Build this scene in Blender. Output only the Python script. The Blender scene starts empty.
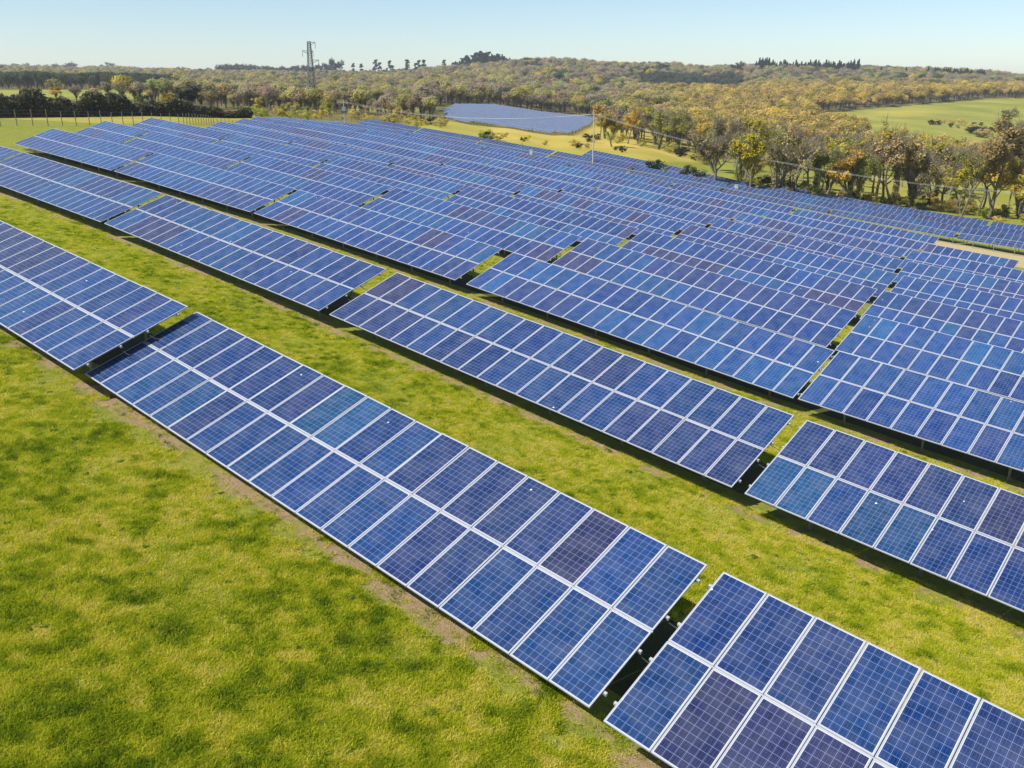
import bpy, math, random
import numpy as np
from mathutils import Vector, Matrix
R = math.radians
random.seed(7); rng = np.random.default_rng(7)
S = bpy.context.scene
COL = S.collection

# ------------------------------------------------------------------ camera, sky, sun, exposure
F_PX, PITCH = 874.06, R(18.516)
CAM_Z = 25.0
cd = bpy.data.cameras.new("camera"); cam = bpy.data.objects.new("camera", cd); COL.objects.link(cam)
cd.sensor_width = 36.0; cd.lens = 36.0 * F_PX / 1024; cd.clip_start = 0.3; cd.clip_end = 20000
cam.location = (0, 0, CAM_Z); cam.rotation_euler = (math.pi / 2 - PITCH, 0, 0)
S.camera = cam

SUN_EL, SUN_AZ = R(51), R(-119)          # azimuth from +Y towards +X
w = bpy.data.worlds.new("World"); S.world = w; w.use_nodes = True
nt = w.node_tree; bg = nt.nodes["Background"]
sky = nt.nodes.new("ShaderNodeTexSky"); sky.sky_type = 'NISHITA'; sky.sun_disc = False
sky.sun_elevation = SUN_EL; sky.sun_rotation = SUN_AZ
sky.air_density = 1.0; sky.dust_density = 0.15; sky.ozone_density = 4.0
nt.links.new(sky.outputs[0], bg.inputs[0]); bg.inputs[1].default_value = 0.095
ld = bpy.data.lights.new("sun", 'SUN'); sun = bpy.data.objects.new("sun", ld); COL.objects.link(sun)
ld.energy = 5.0; ld.angle = R(0.53); ld.color = (1.0, 0.95, 0.86)
sd = Vector((math.sin(SUN_AZ) * math.cos(SUN_EL), math.cos(SUN_AZ) * math.cos(SUN_EL), math.sin(SUN_EL)))
sun.rotation_euler = sd.to_track_quat('Z', 'Y').to_euler(); sun.location = (-40, -30, 80)
vs = S.view_settings; vs.view_transform = 'Standard'; vs.look = 'None'; vs.exposure = 0.6; vs.gamma = 1
vs.use_curve_mapping = False
S.cycles.max_bounces = 6; S.cycles.transparent_max_bounces = 8
S.cycles.volume_bounces = 0; S.cycles.use_denoising = True

# ------------------------------------------------------------------ survey of the site
AZ, TILT, W_TAB = R(-40.823), R(18.5), 4.243
EX, EY = math.cos(AZ), math.sin(AZ)      # unit vector along the rows
NX, NY = -math.sin(AZ), math.cos(AZ)     # unit vector across the rows, away from the camera
N0, PITCH_ROW, CLEAR = 11.10, 12.37, 0.78
COEF = [((0, 0), -10.509), ((0, 1), -7.7232), ((0, 2), -0.0794), ((0, 3), 0.7112), ((0, 4), -0.568), ((1, 0), -9.0629), ((1, 1), -2.2971), ((1, 2), 1.9633), ((1, 3), -0.1654), ((1, 4), 0.4187), ((2, 0), -2.2288), ((2, 1), 0.795), ((2, 2), 1.1768), ((2, 3), -0.5759), ((3, 0), -1.07), ((3, 1), 2.6841), ((3, 2), -1.372), ((4, 0), 1.3764), ((4, 1), 2.0491), ((5, 0), 3.2719)]
def soft(v, lo, hi, s):                  # smooth clamp
    v = np.asarray(v, float)
    a = np.where(v > hi, hi + s * np.tanh((v - hi) / s), v)
    return np.where(a < lo, lo - s * np.tanh((lo - a) / s), a)
def z_low(t, N):                         # height of a table's low edge above the sea of the site
    a = (soft(t, -180, 2, 18) + 80) / 90; b = (soft(N, -2, 165, 15) - 80) / 75
    z = 0
    for (i, j), c in COEF: z = z + c * a**i * b**j
    return z + CAM_Z
# what lies beyond the field: terrain heights read as (depth, picture height) along sight lines
PROF = {
 0:   (130, [(150,126),(180,121.5),(250,110),(330,100),(400,97),(480,92),(700,86),(1200,78),(1700,74),(2600,72)]),
 120: (140, [(165,123),(190,120),(250,112),(330,102),(400,97),(480,92.5),(700,87),(1200,79),(1700,75),(2600,72.5)]),
 250: (215, [(240,118.5),(300,114),(400,106),(600,97),(1000,86),(1500,80),(2000,76.5),(2600,75)]),
 350: (218, [(240,121),(300,117),(420,109),(650,98),(1000,88),(1500,81),(2000,77),(2600,75.5)]),
 430: (212, [(235,130),(300,124),(360,117),(500,108),(700,98),(1100,85),(1600,77),(2600,74)]),
 500: (200, [(225,139),(300,131),(350,126),(600,106),(800,97),(1200,82),(1600,71),(2600,69)]),
 560: (190, [(215,149),(290,139),(350,134),(600,115),(800,103),(1200,83),(1600,69),(2600,67)]),
 620: (180, [(205,157),(270,146),(340,138),(500,124),(700,110),(1000,96),(1400,80),(1700,72),(2600,70)]),
 728: (168, [(200,178),(250,169),(350,154),(500,138),(700,119),(1000,100),(1300,89),(1700,76),(2600,74)]),
 820: (175, [(200,196),(260,181),(350,165),(500,141),(680,119),(900,104),(1300,86),(1700,74),(2600,73)]),
 900: (180, [(200,205),(230,196),(290,183),(400,161),(500,144),(620,128),(930,102),(1300,87),(1700,76.5),(2600,76)]),
 1024:(178, [(195,222),(240,207),(300,192),(400,168),(500,149),(680,128),(950,101.5),(1300,91),(1700,84),(2600,83)])}
PX = sorted(PROF); YS = np.array([130, 160, 200, 240, 290, 350, 420, 500, 600, 700, 820, 950, 1100, 1300, 1500, 1700, 2100, 2600])
cP, sP = math.cos(PITCH), math.sin(PITCH)
def z_from_px(y, Y):
    v = (384 - np.asarray(y, float)) / F_PX
    return (v * cP - sP) / (cP + v * sP) * Y + CAM_Z
PZ = []
for c in PX:
    d = PROF[c][1]
    yy = np.array([a for a, _ in d], float); zz = z_from_px([b for _, b in d], yy)
    PZ.append(np.interp(YS, yy, zz))
PZ = np.array(PZ); PD0 = np.array([PROF[c][0] for c in PX], float)
def tn(x, y): return x * EX + y * EY, x * NX + y * NY
def smooth(v): v = np.clip(v, 0, 1); return v * v * (3 - 2 * v)
def ground(x, y):
    x = np.asarray(x, float); y = np.asarray(y, float)
    r = np.hypot(x, y); th = np.clip(np.arctan2(x, y), R(-48), R(48))
    col = 512 + F_PX / cP * np.tan(th); Yd = r * np.cos(th)
    t, N = tn(x, y)
    zn = z_low(t, N) - CLEAR
    D0 = np.interp(col, PX, PD0)
    ci = np.clip(np.interp(col, PX, np.arange(len(PX))), 0, len(PX) - 1.001); i0 = ci.astype(int); fr = smooth(ci - i0)
    zf = np.zeros_like(r)
    yi = np.clip(np.interp(Yd, YS, np.arange(len(YS))), 0, len(YS) - 1.001); j0 = yi.astype(int); g = yi - j0
    zf = (PZ[i0, j0] * (1 - g) + PZ[i0, j0 + 1] * g) * (1 - fr) + (PZ[i0 + 1, j0] * (1 - g) + PZ[i0 + 1, j0 + 1] * g) * fr
    fold = np.sin(x / 71 + np.sin(y / 133) * 1.4) * np.sin(y / 97 + 1.3) + .6 * np.sin(x / 34 + y / 61)
    zf = zf + fold * np.interp(Yd, [600, 900, 1400, 2600], [0, 2.2, 3.6, 4.5]) * (1 - .8 * np.exp(-((col - 930) / 130) ** 2) * (Yd < 1250))
    zf = zf - np.clip(Yd - 2700, 0, 9000) * 0.03
    k = smooth((Yd - D0) / 30.0)
    return zn * (1 - k) + zf * k
def gz(x, y): return float(ground(np.array([x]), np.array([y]))[0])
def at_depth(px, Y):                      # a spot on the ground on the sight line of a column
    x = (px - 512) / F_PX * (Y * cP + 0) ; z = 0
    for _ in range(6):
        z = gz(x, Y) - CAM_Z
        x = (px - 512) / F_PX * (Y * cP - z * sP)
    return x, Y
def pix(x, y, z):
    z = z - CAM_Z; q = y * cP - z * sP
    return 512 + F_PX * x / q, 384 - F_PX * (y * sP + z * cP) / q

# ------------------------------------------------------------------ helpers
def tag(o, label=None, cat=None, group=None, kind=None):
    if label: o["label"] = label
    if cat: o["category"] = cat
    if group: o["group"] = group
    if kind: o["kind"] = kind
    return o
class MB:
    def __init__(s): s.v = []; s.f = []; s.m = []; s.uv = []
    def face(s, pts, m=0, uv=None):
        b = len(s.v); s.v += [tuple(p) for p in pts]; s.f.append(tuple(range(b, b + len(pts)))); s.m.append(m); s.uv.append(uv)
    def box(s, lo, hi, m=0, M=None):
        x0, y0, z0 = lo; x1, y1, z1 = hi
        P = [Vector(p) for p in ((x0,y0,z0),(x1,y0,z0),(x1,y1,z0),(x0,y1,z0),(x0,y0,z1),(x1,y0,z1),(x1,y1,z1),(x0,y1,z1))]
        if M: P = [M @ p for p in P]
        b = len(s.v); s.v += [tuple(p) for p in P]
        for f in ((0,3,2,1),(4,5,6,7),(0,1,5,4),(1,2,6,5),(2,3,7,6),(3,0,4,7)):
            s.f.append(tuple(b + i for i in f)); s.m.append(m); s.uv.append(None)
    def tube(s, pts, rad, n=6, m=0, cap=True):
        pts = [Vector(p) for p in pts]; rad = rad if hasattr(rad, '__len__') else [rad] * len(pts)
        rings = []
        for i, p in enumerate(pts):
            d = (pts[min(i + 1, len(pts) - 1)] - pts[max(i - 1, 0)]).normalized()
            a = d.cross(Vector((0.3, 0.9, 0.31))).normalized(); c = d.cross(a)
            b = len(s.v); rings.append(b)
            for k in range(n):
                q = 2 * math.pi * k / n; s.v.append(tuple(p + (a * math.cos(q) + c * math.sin(q)) * rad[i]))
        for i in range(len(rings) - 1):
            for k in range(n):
                s.f.append((rings[i] + k, rings[i] + (k + 1) % n, rings[i + 1] + (k + 1) % n, rings[i + 1] + k)); s.m.append(m); s.uv.append(None)
        if cap:
            s.f.append(tuple(rings[0] + k for k in range(n))[::-1]); s.m.append(m); s.uv.append(None)
            s.f.append(tuple(rings[-1] + k for k in range(n))); s.m.append(m); s.uv.append(None)
    def mesh(s, name, mats, smooth_=False):
        me = bpy.data.meshes.new(name); me.from_pydata(s.v, [], s.f)
        for m in mats: me.materials.append(m)
        me.polygons.foreach_set("material_index", s.m)
        if any(u is not None for u in s.uv):
            ul = me.uv_layers.new(name="UVMap"); k = 0
            for p, u in zip(me.polygons, s.uv):
                for j in range(p.loop_total):
                    ul.data[p.loop_start + j].uv = u[j] if u else (0, 0)
        if smooth_: me.polygons.foreach_set("use_smooth", [True] * len(me.polygons))
        me.update(); return me
def link(name, me, parent=None, M=None):
    o = bpy.data.objects.new(name, me); COL.objects.link(o)
    if parent: o.parent = parent
    if M is not None: o.matrix_basis = M
    return o
def empty(name, loc, rz=0):
    o = bpy.data.objects.new(name, None); COL.objects.link(o); o.location = loc; o.rotation_euler = (0, 0, rz)
    o.empty_display_size = 0.3; return o
def quads_mesh(name, V, mats, F=None, cols=None, smooth_=False):
    me = bpy.data.meshes.new(name); V = np.asarray(V, np.float32)
    if F is None: F = np.arange(len(V)).reshape(-1, 4)
    F = np.asarray(F, np.int32); k = F.shape[1]
    me.vertices.add(len(V)); me.vertices.foreach_set("co", V.ravel())
    me.loops.add(F.size); me.loops.foreach_set("vertex_index", F.ravel())
    me.polygons.add(len(F)); me.polygons.foreach_set("loop_start", np.arange(0, F.size, k, dtype=np.int32))
    for m in mats: me.materials.append(m)
    if cols is not None:
        a = me.color_attributes.new("tint", 'FLOAT_COLOR', 'POINT'); a.data.foreach_set("color", np.asarray(cols, np.float32).ravel())
    me.update(calc_edges=True)
    if smooth_: me.polygons.foreach_set("use_smooth", [True] * len(me.polygons))
    return me

# ------------------------------------------------------------------ node helpers / materials
def new_mat(name):
    m = bpy.data.materials.new(name); m.use_nodes = True; return m, m.node_tree, m.node_tree.nodes["Principled BSDF"]
class G:
    def __init__(s, nt): s.t = nt
    def n(s, typ, **k):
        a = s.t.nodes.new(typ)
        for q, v in k.items(): setattr(a, q, v)
        return a
    def put(s, sock, v):
        if isinstance(v, bpy.types.NodeSocket): s.t.links.new(v, sock)
        elif v is not None: sock.default_value = v
    def m(s, op, a, b=None, c=None, clamp=False):
        x = s.n("ShaderNodeMath", operation=op, use_clamp=clamp)
        for i, v in enumerate((a, b, c)):
            if v is not None: s.put(x.inputs[i], v)
        return x.outputs[0]
    def mix(s, f, a, b, mode='MIX'):
        x = s.n("ShaderNodeMix", data_type='RGBA', blend_type=mode)
        s.put(x.inputs[0], f); s.put(x.inputs[6], a); s.put(x.inputs[7], b); return x.outputs[2]
    def noise(s, vec, sc, det=3, rough=.5, dist=0.0):
        x = s.n("ShaderNodeTexNoise"); s.put(x.inputs["Vector"], vec)
        x.inputs["Scale"].default_value = sc; x.inputs["Detail"].default_value = det; x.inputs["Roughness"].default_value = rough
        x.inputs["Distortion"].default_value = dist
        return x.outputs["Fac"]
    def rng(s, v, a, b, c=0., d=1.):
        x = s.n("ShaderNodeMapRange"); s.put(x.inputs[0], v)
        for i, q in enumerate((a, b, c, d)): x.inputs[i + 1].default_value = q
        return x.outputs[0]
def rgb(*c): return (*c, 1.0)
def simple(name, col, rough=.6, metal=0., var=.12, sc=4.0):
    m, t, p = new_mat(name); g = G(t); tc = g.n("ShaderNodeNewGeometry")
    f = g.noise(tc.outputs["Position"], sc, 4)
    c = g.mix(f, rgb(*[q * (1 - var) for q in col]), rgb(*[min(1, q * (1 + var)) for q in col]))
    t.links.new(c, p.inputs["Base Color"]); p.inputs["Roughness"].default_value = rough; p.inputs["Metallic"].default_value = metal
    return m
M_ALU = simple("aluminium frame", (.40, .41, .44), .42, .3, .05)
M_GALV = simple("galvanised steel", (.24, .245, .25), .6, .5, .25, 8)
M_WOOD = simple("weathered wood", (.16, .125, .09), .85, 0, .3, 6)
M_WIRE = simple("wire", (.25, .26, .26), .5, .5)
M_CABLE = simple("black cable", (.02, .02, .02), .5)
M_PYLON = simple("pylon steel", (.13, .135, .14), .6, .3)
M_WHITE = simple("white paint", (.5, .51, .5), .5, 0, .06)
M_BACK = simple("backsheet", (.5, .5, .5), .5)
M_LINE = simple("bare conductor", (.30, .31, .29), .5, .3)

def cell_material(name, from_attr):
    m, t, p = new_mat(name); g = G(t)
    uv = g.n("ShaderNodeUVMap"); uv.uv_map = "UVMap"
    sp = g.n("ShaderNodeSeparateXYZ"); t.links.new(uv.outputs[0], sp.inputs[0])
    if from_attr:
        at = g.n("ShaderNodeAttribute", attribute_name="tint"); base = at.outputs["Color"]; rnd = at.outputs["Alpha"]
    else:
        oi = g.n("ShaderNodeObjectInfo"); base = oi.outputs["Color"]; rnd = oi.outputs["Random"]
    u = g.m('MULTIPLY', sp.outputs[0], 6.0); v = g.m('MULTIPLY', sp.outputs[1], 12.0)
    fu = g.m('FRACT', u); fv = g.m('FRACT', v)
    du = g.m('ABSOLUTE', g.m('SUBTRACT', fu, .5)); dv = g.m('ABSOLUTE', g.m('SUBTRACT', fv, .5))
    lu = g.m('GREATER_THAN', du, .476); lv = g.m('GREATER_THAN', dv, .476)
    line = g.m('MAXIMUM', lu, lv)
    # edge of the laminate where the white backsheet shows round the cells
    eu = g.m('ABSOLUTE', g.m('SUBTRACT', sp.outputs[0], .5)); ev = g.m('ABSOLUTE', g.m('SUBTRACT', sp.outputs[1], .5))
    edge = g.m('MAXIMUM', g.m('GREATER_THAN', eu, .5), g.m('GREATER_THAN', ev, .5))
    # busbars: three thin silver lines along every column of cells
    b = g.m('ABSOLUTE', g.m('SUBTRACT', g.m('FRACT', g.m('MULTIPLY', fu, 3.0)), .5)); bus = g.m('LESS_THAN', b, .028)
    # each cell is a slice of its own: slightly other blue, with crystal grain inside
    cb = g.n("ShaderNodeCombineXYZ"); t.links.new(g.m('FLOOR', u), cb.inputs[0]); t.links.new(g.m('FLOOR', v), cb.inputs[1])
    t.links.new(g.m('MULTIPLY', rnd, 91.0), cb.inputs[2])
    wn = g.n("ShaderNodeTexWhiteNoise", noise_dimensions='3D'); t.links.new(cb.outputs[0], wn.inputs[0])
    cell = g.rng(wn.outputs[0], 0, 1, .88, 1.13)
    cb2 = g.n("ShaderNodeCombineXYZ"); t.links.new(u, cb2.inputs[0]); t.links.new(v, cb2.inputs[1]); t.links.new(g.m('MULTIPLY', rnd, 57.0), cb2.inputs[2])
    vo = g.n("ShaderNodeTexVoronoi"); vo.inputs["Scale"].default_value = 5.0; t.links.new(cb2.outputs[0], vo.inputs["Vector"])
    vs_ = g.n("ShaderNodeSeparateColor"); t.links.new(vo.outputs["Color"], vs_.inputs[0])
    grain = g.rng(vs_.outputs[0], 0, 1, .86, 1.14)
    k = g.m('MULTIPLY', cell, grain)
    kk = g.n("ShaderNodeCombineColor"); [t.links.new(k, kk.inputs[i]) for i in range(3)]
    c = g.mix(1.0, base, kk.outputs[0], 'MULTIPLY')
    c = g.mix(g.m('MULTIPLY', bus, .18), c, rgb(.30, .38, .52))
    c = g.mix(g.m('MULTIPLY', line, .55), c, rgb(.25, .31, .48))
    c = g.mix(g.m('MULTIPLY', edge, .85), c, rgb(.55, .57, .62))
    # dust film and the odd bird dropping
    dn = g.noise(cb2.outputs[0], .35, 3)
    c = g.mix(g.rng(dn, .35, .8, .0, .09), c, rgb(.42, .42, .44))
    vd = g.n("ShaderNodeTexVoronoi"); vd.inputs["Scale"].default_value = .45; t.links.new(cb2.outputs[0], vd.inputs["Vector"])
    vc = g.n("ShaderNodeSeparateColor"); t.links.new(vd.outputs["Color"], vc.inputs[0])
    wob = g.noise(cb2.outputs[0], 5.0, 2)
    r_ = g.m('MULTIPLY', g.m('MULTIPLY', g.m('GREATER_THAN', vc.outputs[0], .945), .16), wob)
    spot = g.m('LESS_THAN', vd.outputs["Distance"], r_)
    c = g.mix(spot, c, rgb(.75, .75, .72))
    t.links.new(c, p.inputs["Base Color"])
    p.inputs["Roughness"].default_value = .16; p.inputs["IOR"].default_value = 1.45
    t.links.new(g.m('MULTIPLY_ADD', dn, .14, .06), p.inputs["Roughness"])
    return m
M_CELL = cell_material("solar cells", False)
M_CELLA = cell_material("solar cells far", True)

# module colours (object colour, linear): silicon batches differ
BLUES = [((.0055,.029,.105), .38), ((.010,.023,.085), .22), ((.0165,.0195,.062), .08), ((.0055,.036,.110), .14), ((.006,.045,.120), .04), ((.004,.021,.088), .14)]
def batch_walk(n, lift=1.0):
    out = []; cur = None
    for i in range(n):
        if cur is None or random.random() < .42:
            r = random.random(); a = 0
            for c, p in BLUES:
                a += p
                if r < a: cur = c; break
            else: cur = BLUES[0][0]
        j = random.uniform(.88, 1.14) * lift
        out.append(tuple(cur[k] * j * random.uniform(.95, 1.05) for k in range(3)))
    return out

# ------------------------------------------------------------------ terrain
def build_terrain():
    th_in = np.arctan((np.arange(-90, 1115, 5) - 512) * cP / F_PX)
    th_l = np.linspace(-math.pi, th_in[0], 50)[:-1]; th_r = np.linspace(th_in[-1], math.pi, 50)[1:-1]
    th = np.concatenate([th_l, th_in, th_r]); n = len(th)
    rr = np.concatenate([[1.5], np.linspace(4, 60, 30), 60 * np.exp(np.linspace(0, math.log(9000 / 60), 210))[1:]])
    T, Q = np.meshgrid(th, rr); X = Q * np.sin(T); Y = Q * np.cos(T); Z = ground(X, Y)
    # gentle unevenness of the ground, stronger far away
    Z = Z + .05 * np.sin(X * 1.3 + np.sin(Y * .9)) * np.sin(Y * 1.1) * (Q < 300) * smooth(Q / 20) * .6
    V = np.stack([X, Y, Z], -1).reshape(-1, 3)
    V = np.vstack([[[0, 0, float(ground(0., 0.))]], V])
    m = len(rr); i = np.arange(m - 1)[:, None] * n; j = np.arange(n)[None, :]; j2 = (j + 1) % n
    F = np.stack([1 + i + j, 1 + i + j2, 1 + i + n + j2, 1 + i + n + j], -1).reshape(-1, 4)
    # land cover
    x, y = V[:, 0], V[:, 1]; r = np.hypot(x, y); tt = np.clip(np.arctan2(x, y), R(-60), R(60))
    col = 512 + F_PX / cP * np.tan(tt); Yd = r * np.cos(tt)
    py = pix(x, np.maximum(y, 1), V[:, 2])[1]
    C = np.zeros((len(V), 4)); C[:] = (.0, .0, .0, 0)     # r: dry yellow, g: lush field, b: woodland floor, a: track sand
    D0 = np.interp(col, PX, PD0)
    far = smooth((Yd - D0 - 5) / 25)
    wob = 6 * np.sin(col * .05) + 4 * np.sin(col * .13 + 1)
    C[:, 2] = far                                           # default: wood floor
    def zone(x0, x1, y0, y1, ch, val=1.0, soft_=3.0):
        k = smooth((col - x0) / 8 + .5) * smooth((x1 - col) / 8 + .5) * smooth((py - y0) / soft_ + .5) * smooth((y1 - py) / soft_ + .5) * far
        C[:, 2] = C[:, 2] * (1 - k); C[:, ch] = np.maximum(C[:, ch], k * val)
    zone(-300, 178, 90, 99, 1, .95, 1.5)
    zone(-300, 255, 116, 131, 1, .5)
    zone(-300, 255, 116, 131, 0, .5)
    zone(345, 420, 104, 111, 1, .8)
    zone(405, 500, 118, 148, 0, .55, 5)
    zone(488, 700, 122 + 0, 162, 0, 1.0)
    zone(640, 1400, 160, 260, 1, .42)
    zone(700, 1400, 176, 260, 0, .22)
    kk = smooth((py - (114 - (col - 815) * .085)) / 2 + .5) * smooth((col - 812) / 10) * smooth((158 - py) / 4) * far * (Yd > 470) * (Yd < 1250)
    kk = np.where(py > 97.5, kk, 0)
    C[:, 2] *= (1 - kk); C[:, 1] = np.maximum(C[:, 1], kk)
    kt = kk * smooth(1 - np.hypot((col - 905) / 55, (py - 113) / 3.5)); C[:, 0] = np.maximum(C[:, 0], kt)
    t_, N_ = tn(x, y)
    track = np.exp(-((N_ - 140.5) / 9.5) ** 6) * smooth((t_ + 56) / 14) * smooth((60 - t_) / 40)
    C[:, 3] = track
    me = quads_mesh("ground", V, [], F=F, cols=C, smooth_=True)
    # centre fan
    m_, t, p = new_mat("ground"); g = G(t)
    geo = g.n("ShaderNodeNewGeometry"); P = geo.outputs["Position"]
    sp = g.n("ShaderNodeSeparateXYZ"); t.links.new(P, sp.inputs[0])
    at = g.n("ShaderNodeAttribute", attribute_name="tint")
    sc = g.n("ShaderNodeSeparateColor"); t.links.new(at.outputs["Color"], sc.inputs[0]); dry, lush, wood = sc.outputs[0], sc.outputs[1], sc.outputs[2]
    big = g.noise(P, .09, 3, .55); mid = g.noise(P, .55, 5, .62, .4); fine = g.noise(P, 3.2, 6, .7, .3); vfine = g.noise(P, 17, 4, .75)
    c = g.mix(g.rng(mid, .36, .66), rgb(.15, .185, .012), rgb(.25, .255, .020))
    c = g.mix(g.rng(big, .42, .62), c, g.mix(fine, rgb(.155, .185, .016), rgb(.25, .235, .035)))
    sml = g.noise(P, 1.5, 5, .65, .6)
    c = g.mix(g.rng(sml, .44, .30, 0, .75), c, rgb(.075, .115, .010))
    c = g.mix(g.rng(sml, .58, .72, 0, .7), c, rgb(.30, .27, .06))
    c = g.mix(g.rng(fine, .56, .76, 0, .8), c, rgb(.30, .26, .085))
    c = g.mix(g.rng(fine, .46, .28, 0, .9), c, rgb(.045, .078, .010))
    c = g.mix(g.rng(vfine, .35, .75, 0, .35), c, rgb(.30, .29, .07))
    c = g.mix(g.rng(vfine, .48, .25, 0, .6), c, rgb(.04, .06, .010))
    # bare drip line in front of every row
    N = g.m('ADD', g.m('MULTIPLY', sp.outputs[0], NX), g.m('MULTIPLY', sp.outputs[1], NY))
    q = g.m('DIVIDE', g.m('SUBTRACT', N, N0 + .55 - PITCH_ROW * 20), PITCH_ROW)
    dd = g.m('MULTIPLY', g.m('ABSOLUTE', g.m('SUBTRACT', g.m('FRACT', g.m('ADD', q, .5)), .5)), PITCH_ROW)
    soil = g.m('MULTIPLY', g.rng(g.m('ADD', dd, g.m('MULTIPLY', g.m('SUBTRACT', mid, .5), 2.8)), .48, .08), g.rng(fine, .30, .46))
    T_ = g.m('ADD', g.m('MULTIPLY', sp.outputs[0], EX), g.m('MULTIPLY', sp.outputs[1], EY))
    lo_ = g.m('SUBTRACT', -97.0, g.m('MULTIPLY', g.m('MAXIMUM', g.m('SUBTRACT', N, 35.0), 0.0), .95))
    hi_ = g.m('SUBTRACT', 12.0, g.m('MULTIPLY', g.m('MAXIMUM', g.m('SUBTRACT', N, 100.0), 0.0), 2.0))
    inrow = g.m('MULTIPLY', g.m('GREATER_THAN', T_, lo_), g.m('LESS_THAN', T_, hi_))
    infield = g.m('MULTIPLY', inrow, g.m('MULTIPLY', g.m('LESS_THAN', N, 131.0), g.m('GREATER_THAN', N, 8.5)))
    soil = g.m('MULTIPLY', soil, infield)
    soilc = g.mix(vfine, rgb(.13, .085, .05), rgb(.46, .33, .19))
    c = g.mix(g.m('MULTIPLY', soil, .97), c, soilc)
    # dark band under the tables: their shade painted into the ground colour
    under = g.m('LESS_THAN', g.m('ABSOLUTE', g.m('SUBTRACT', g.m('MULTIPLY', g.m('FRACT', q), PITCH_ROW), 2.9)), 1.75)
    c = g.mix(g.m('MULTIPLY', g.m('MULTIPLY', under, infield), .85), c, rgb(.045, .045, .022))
    # track, far fields, wood floor
    c = g.mix(g.rng(g.m('ADD', at.outputs["Alpha"], g.m('MULTIPLY', g.m('SUBTRACT', mid, .5), .5)), .35, .7), c, g.mix(fine, rgb(.36, .27, .13), rgb(.46, .38, .2)))
    far_big = g.noise(P, .02, 4, .6)
    c = g.mix(wood, c, g.mix(g.rng(mid, .35, .65), rgb(.10, .085, .035), rgb(.17, .15, .045)))
    c = g.mix(lush, c, g.mix(g.rng(far_big, .35, .65), rgb(.17, .185, .022), rgb(.27, .255, .05)))
    c = g.mix(dry, c, g.mix(g.rng(far_big, .35, .65), rgb(.29, .26, .035), rgb(.44, .33, .07)))
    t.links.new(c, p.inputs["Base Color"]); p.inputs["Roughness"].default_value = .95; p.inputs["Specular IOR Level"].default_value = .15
    h = g.m('ADD', g.m('MULTIPLY', fine, .7), g.m('MULTIPLY', vfine, .3))
    bp = g.n("ShaderNodeBump"); bp.inputs["Strength"].default_value = .8; bp.inputs["Distance"].default_value = .16
    t.links.new(h, bp.inputs["Height"]); t.links.new(bp.outputs[0], p.inputs["Normal"])
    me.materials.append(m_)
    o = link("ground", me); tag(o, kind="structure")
build_terrain()

# ------------------------------------------------------------------ solar tables
MP, ML, MGAP = 1.012, 2.103, 0.037       # module pitch along the row, module length up the slope, gap between the two tiers
MWID, TH, FR = 0.995, 0.038, 0.025
def module_meshes():
    gl = MB(); a, b = FR, FR; x1, y1 = MWID - FR, ML - FR
    mu = .012                            # white margin between the frame and the cells
    u0, u1 = -mu / (x1 - a - 2 * mu), 1 + mu / (x1 - a - 2 * mu); v0, v1 = -mu / (y1 - b - 2 * mu), 1 + mu / (y1 - b - 2 * mu)
    gl.face([(a, b, TH - .004), (x1, b, TH - .004), (x1, y1, TH - .004), (a, y1, TH - .004)], 0, [(u0, v0), (u1, v0), (u1, v1), (u0, v1)])
    gl.face([(a, b, TH - .010), (a, y1, TH - .010), (x1, y1, TH - .010), (x1, b, TH - .010)], 1, None)
    fr = MB()
    fr.box((0, 0, 0), (MWID, FR, TH)); fr.box((0, y1, 0), (MWID, ML, TH)); fr.box((0, FR, 0), (FR, y1, TH)); fr.box((x1, FR, 0), (MWID, y1, TH))
    both = MB(); both.v = list(gl.v) ; both.f = list(gl.f); both.m = list(gl.m); both.uv = list(gl.uv)
    k = len(both.v); both.v += fr.v; both.f += [tuple(i + k for i in f) for f in fr.f]; both.m += [2] * len(fr.f); both.uv += [None] * len(fr.f)
    return gl.mesh("glass", [M_CELL, M_BACK]), fr.mesh("frame", [M_ALU]), both.mesh("solar_panel", [M_CELL, M_BACK, M_ALU])
ME_GLASS, ME_FRAME, ME_MOD = module_meshes()
ORD = ["first", "second", "third", "fourth", "fifth", "sixth", "seventh", "eighth", "ninth", "tenth", "eleventh", "twelfth", "thirteenth"]
ORDL = ORD + ["fourteenth", "fifteenth", "sixteenth", "seventeenth", "eighteenth", "nineteenth", "twentieth", "twenty-first", "twenty-second", "twenty-third", "twenty-fourth", "twenty-fifth"] + ["twenty-" + q for q in ORD[5:9]] + ["thirtieth"] + ["thirty-" + q for q in ORD[:9]] + ["fortieth"] + ["forty-" + q for q in ORD[:9]]
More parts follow.
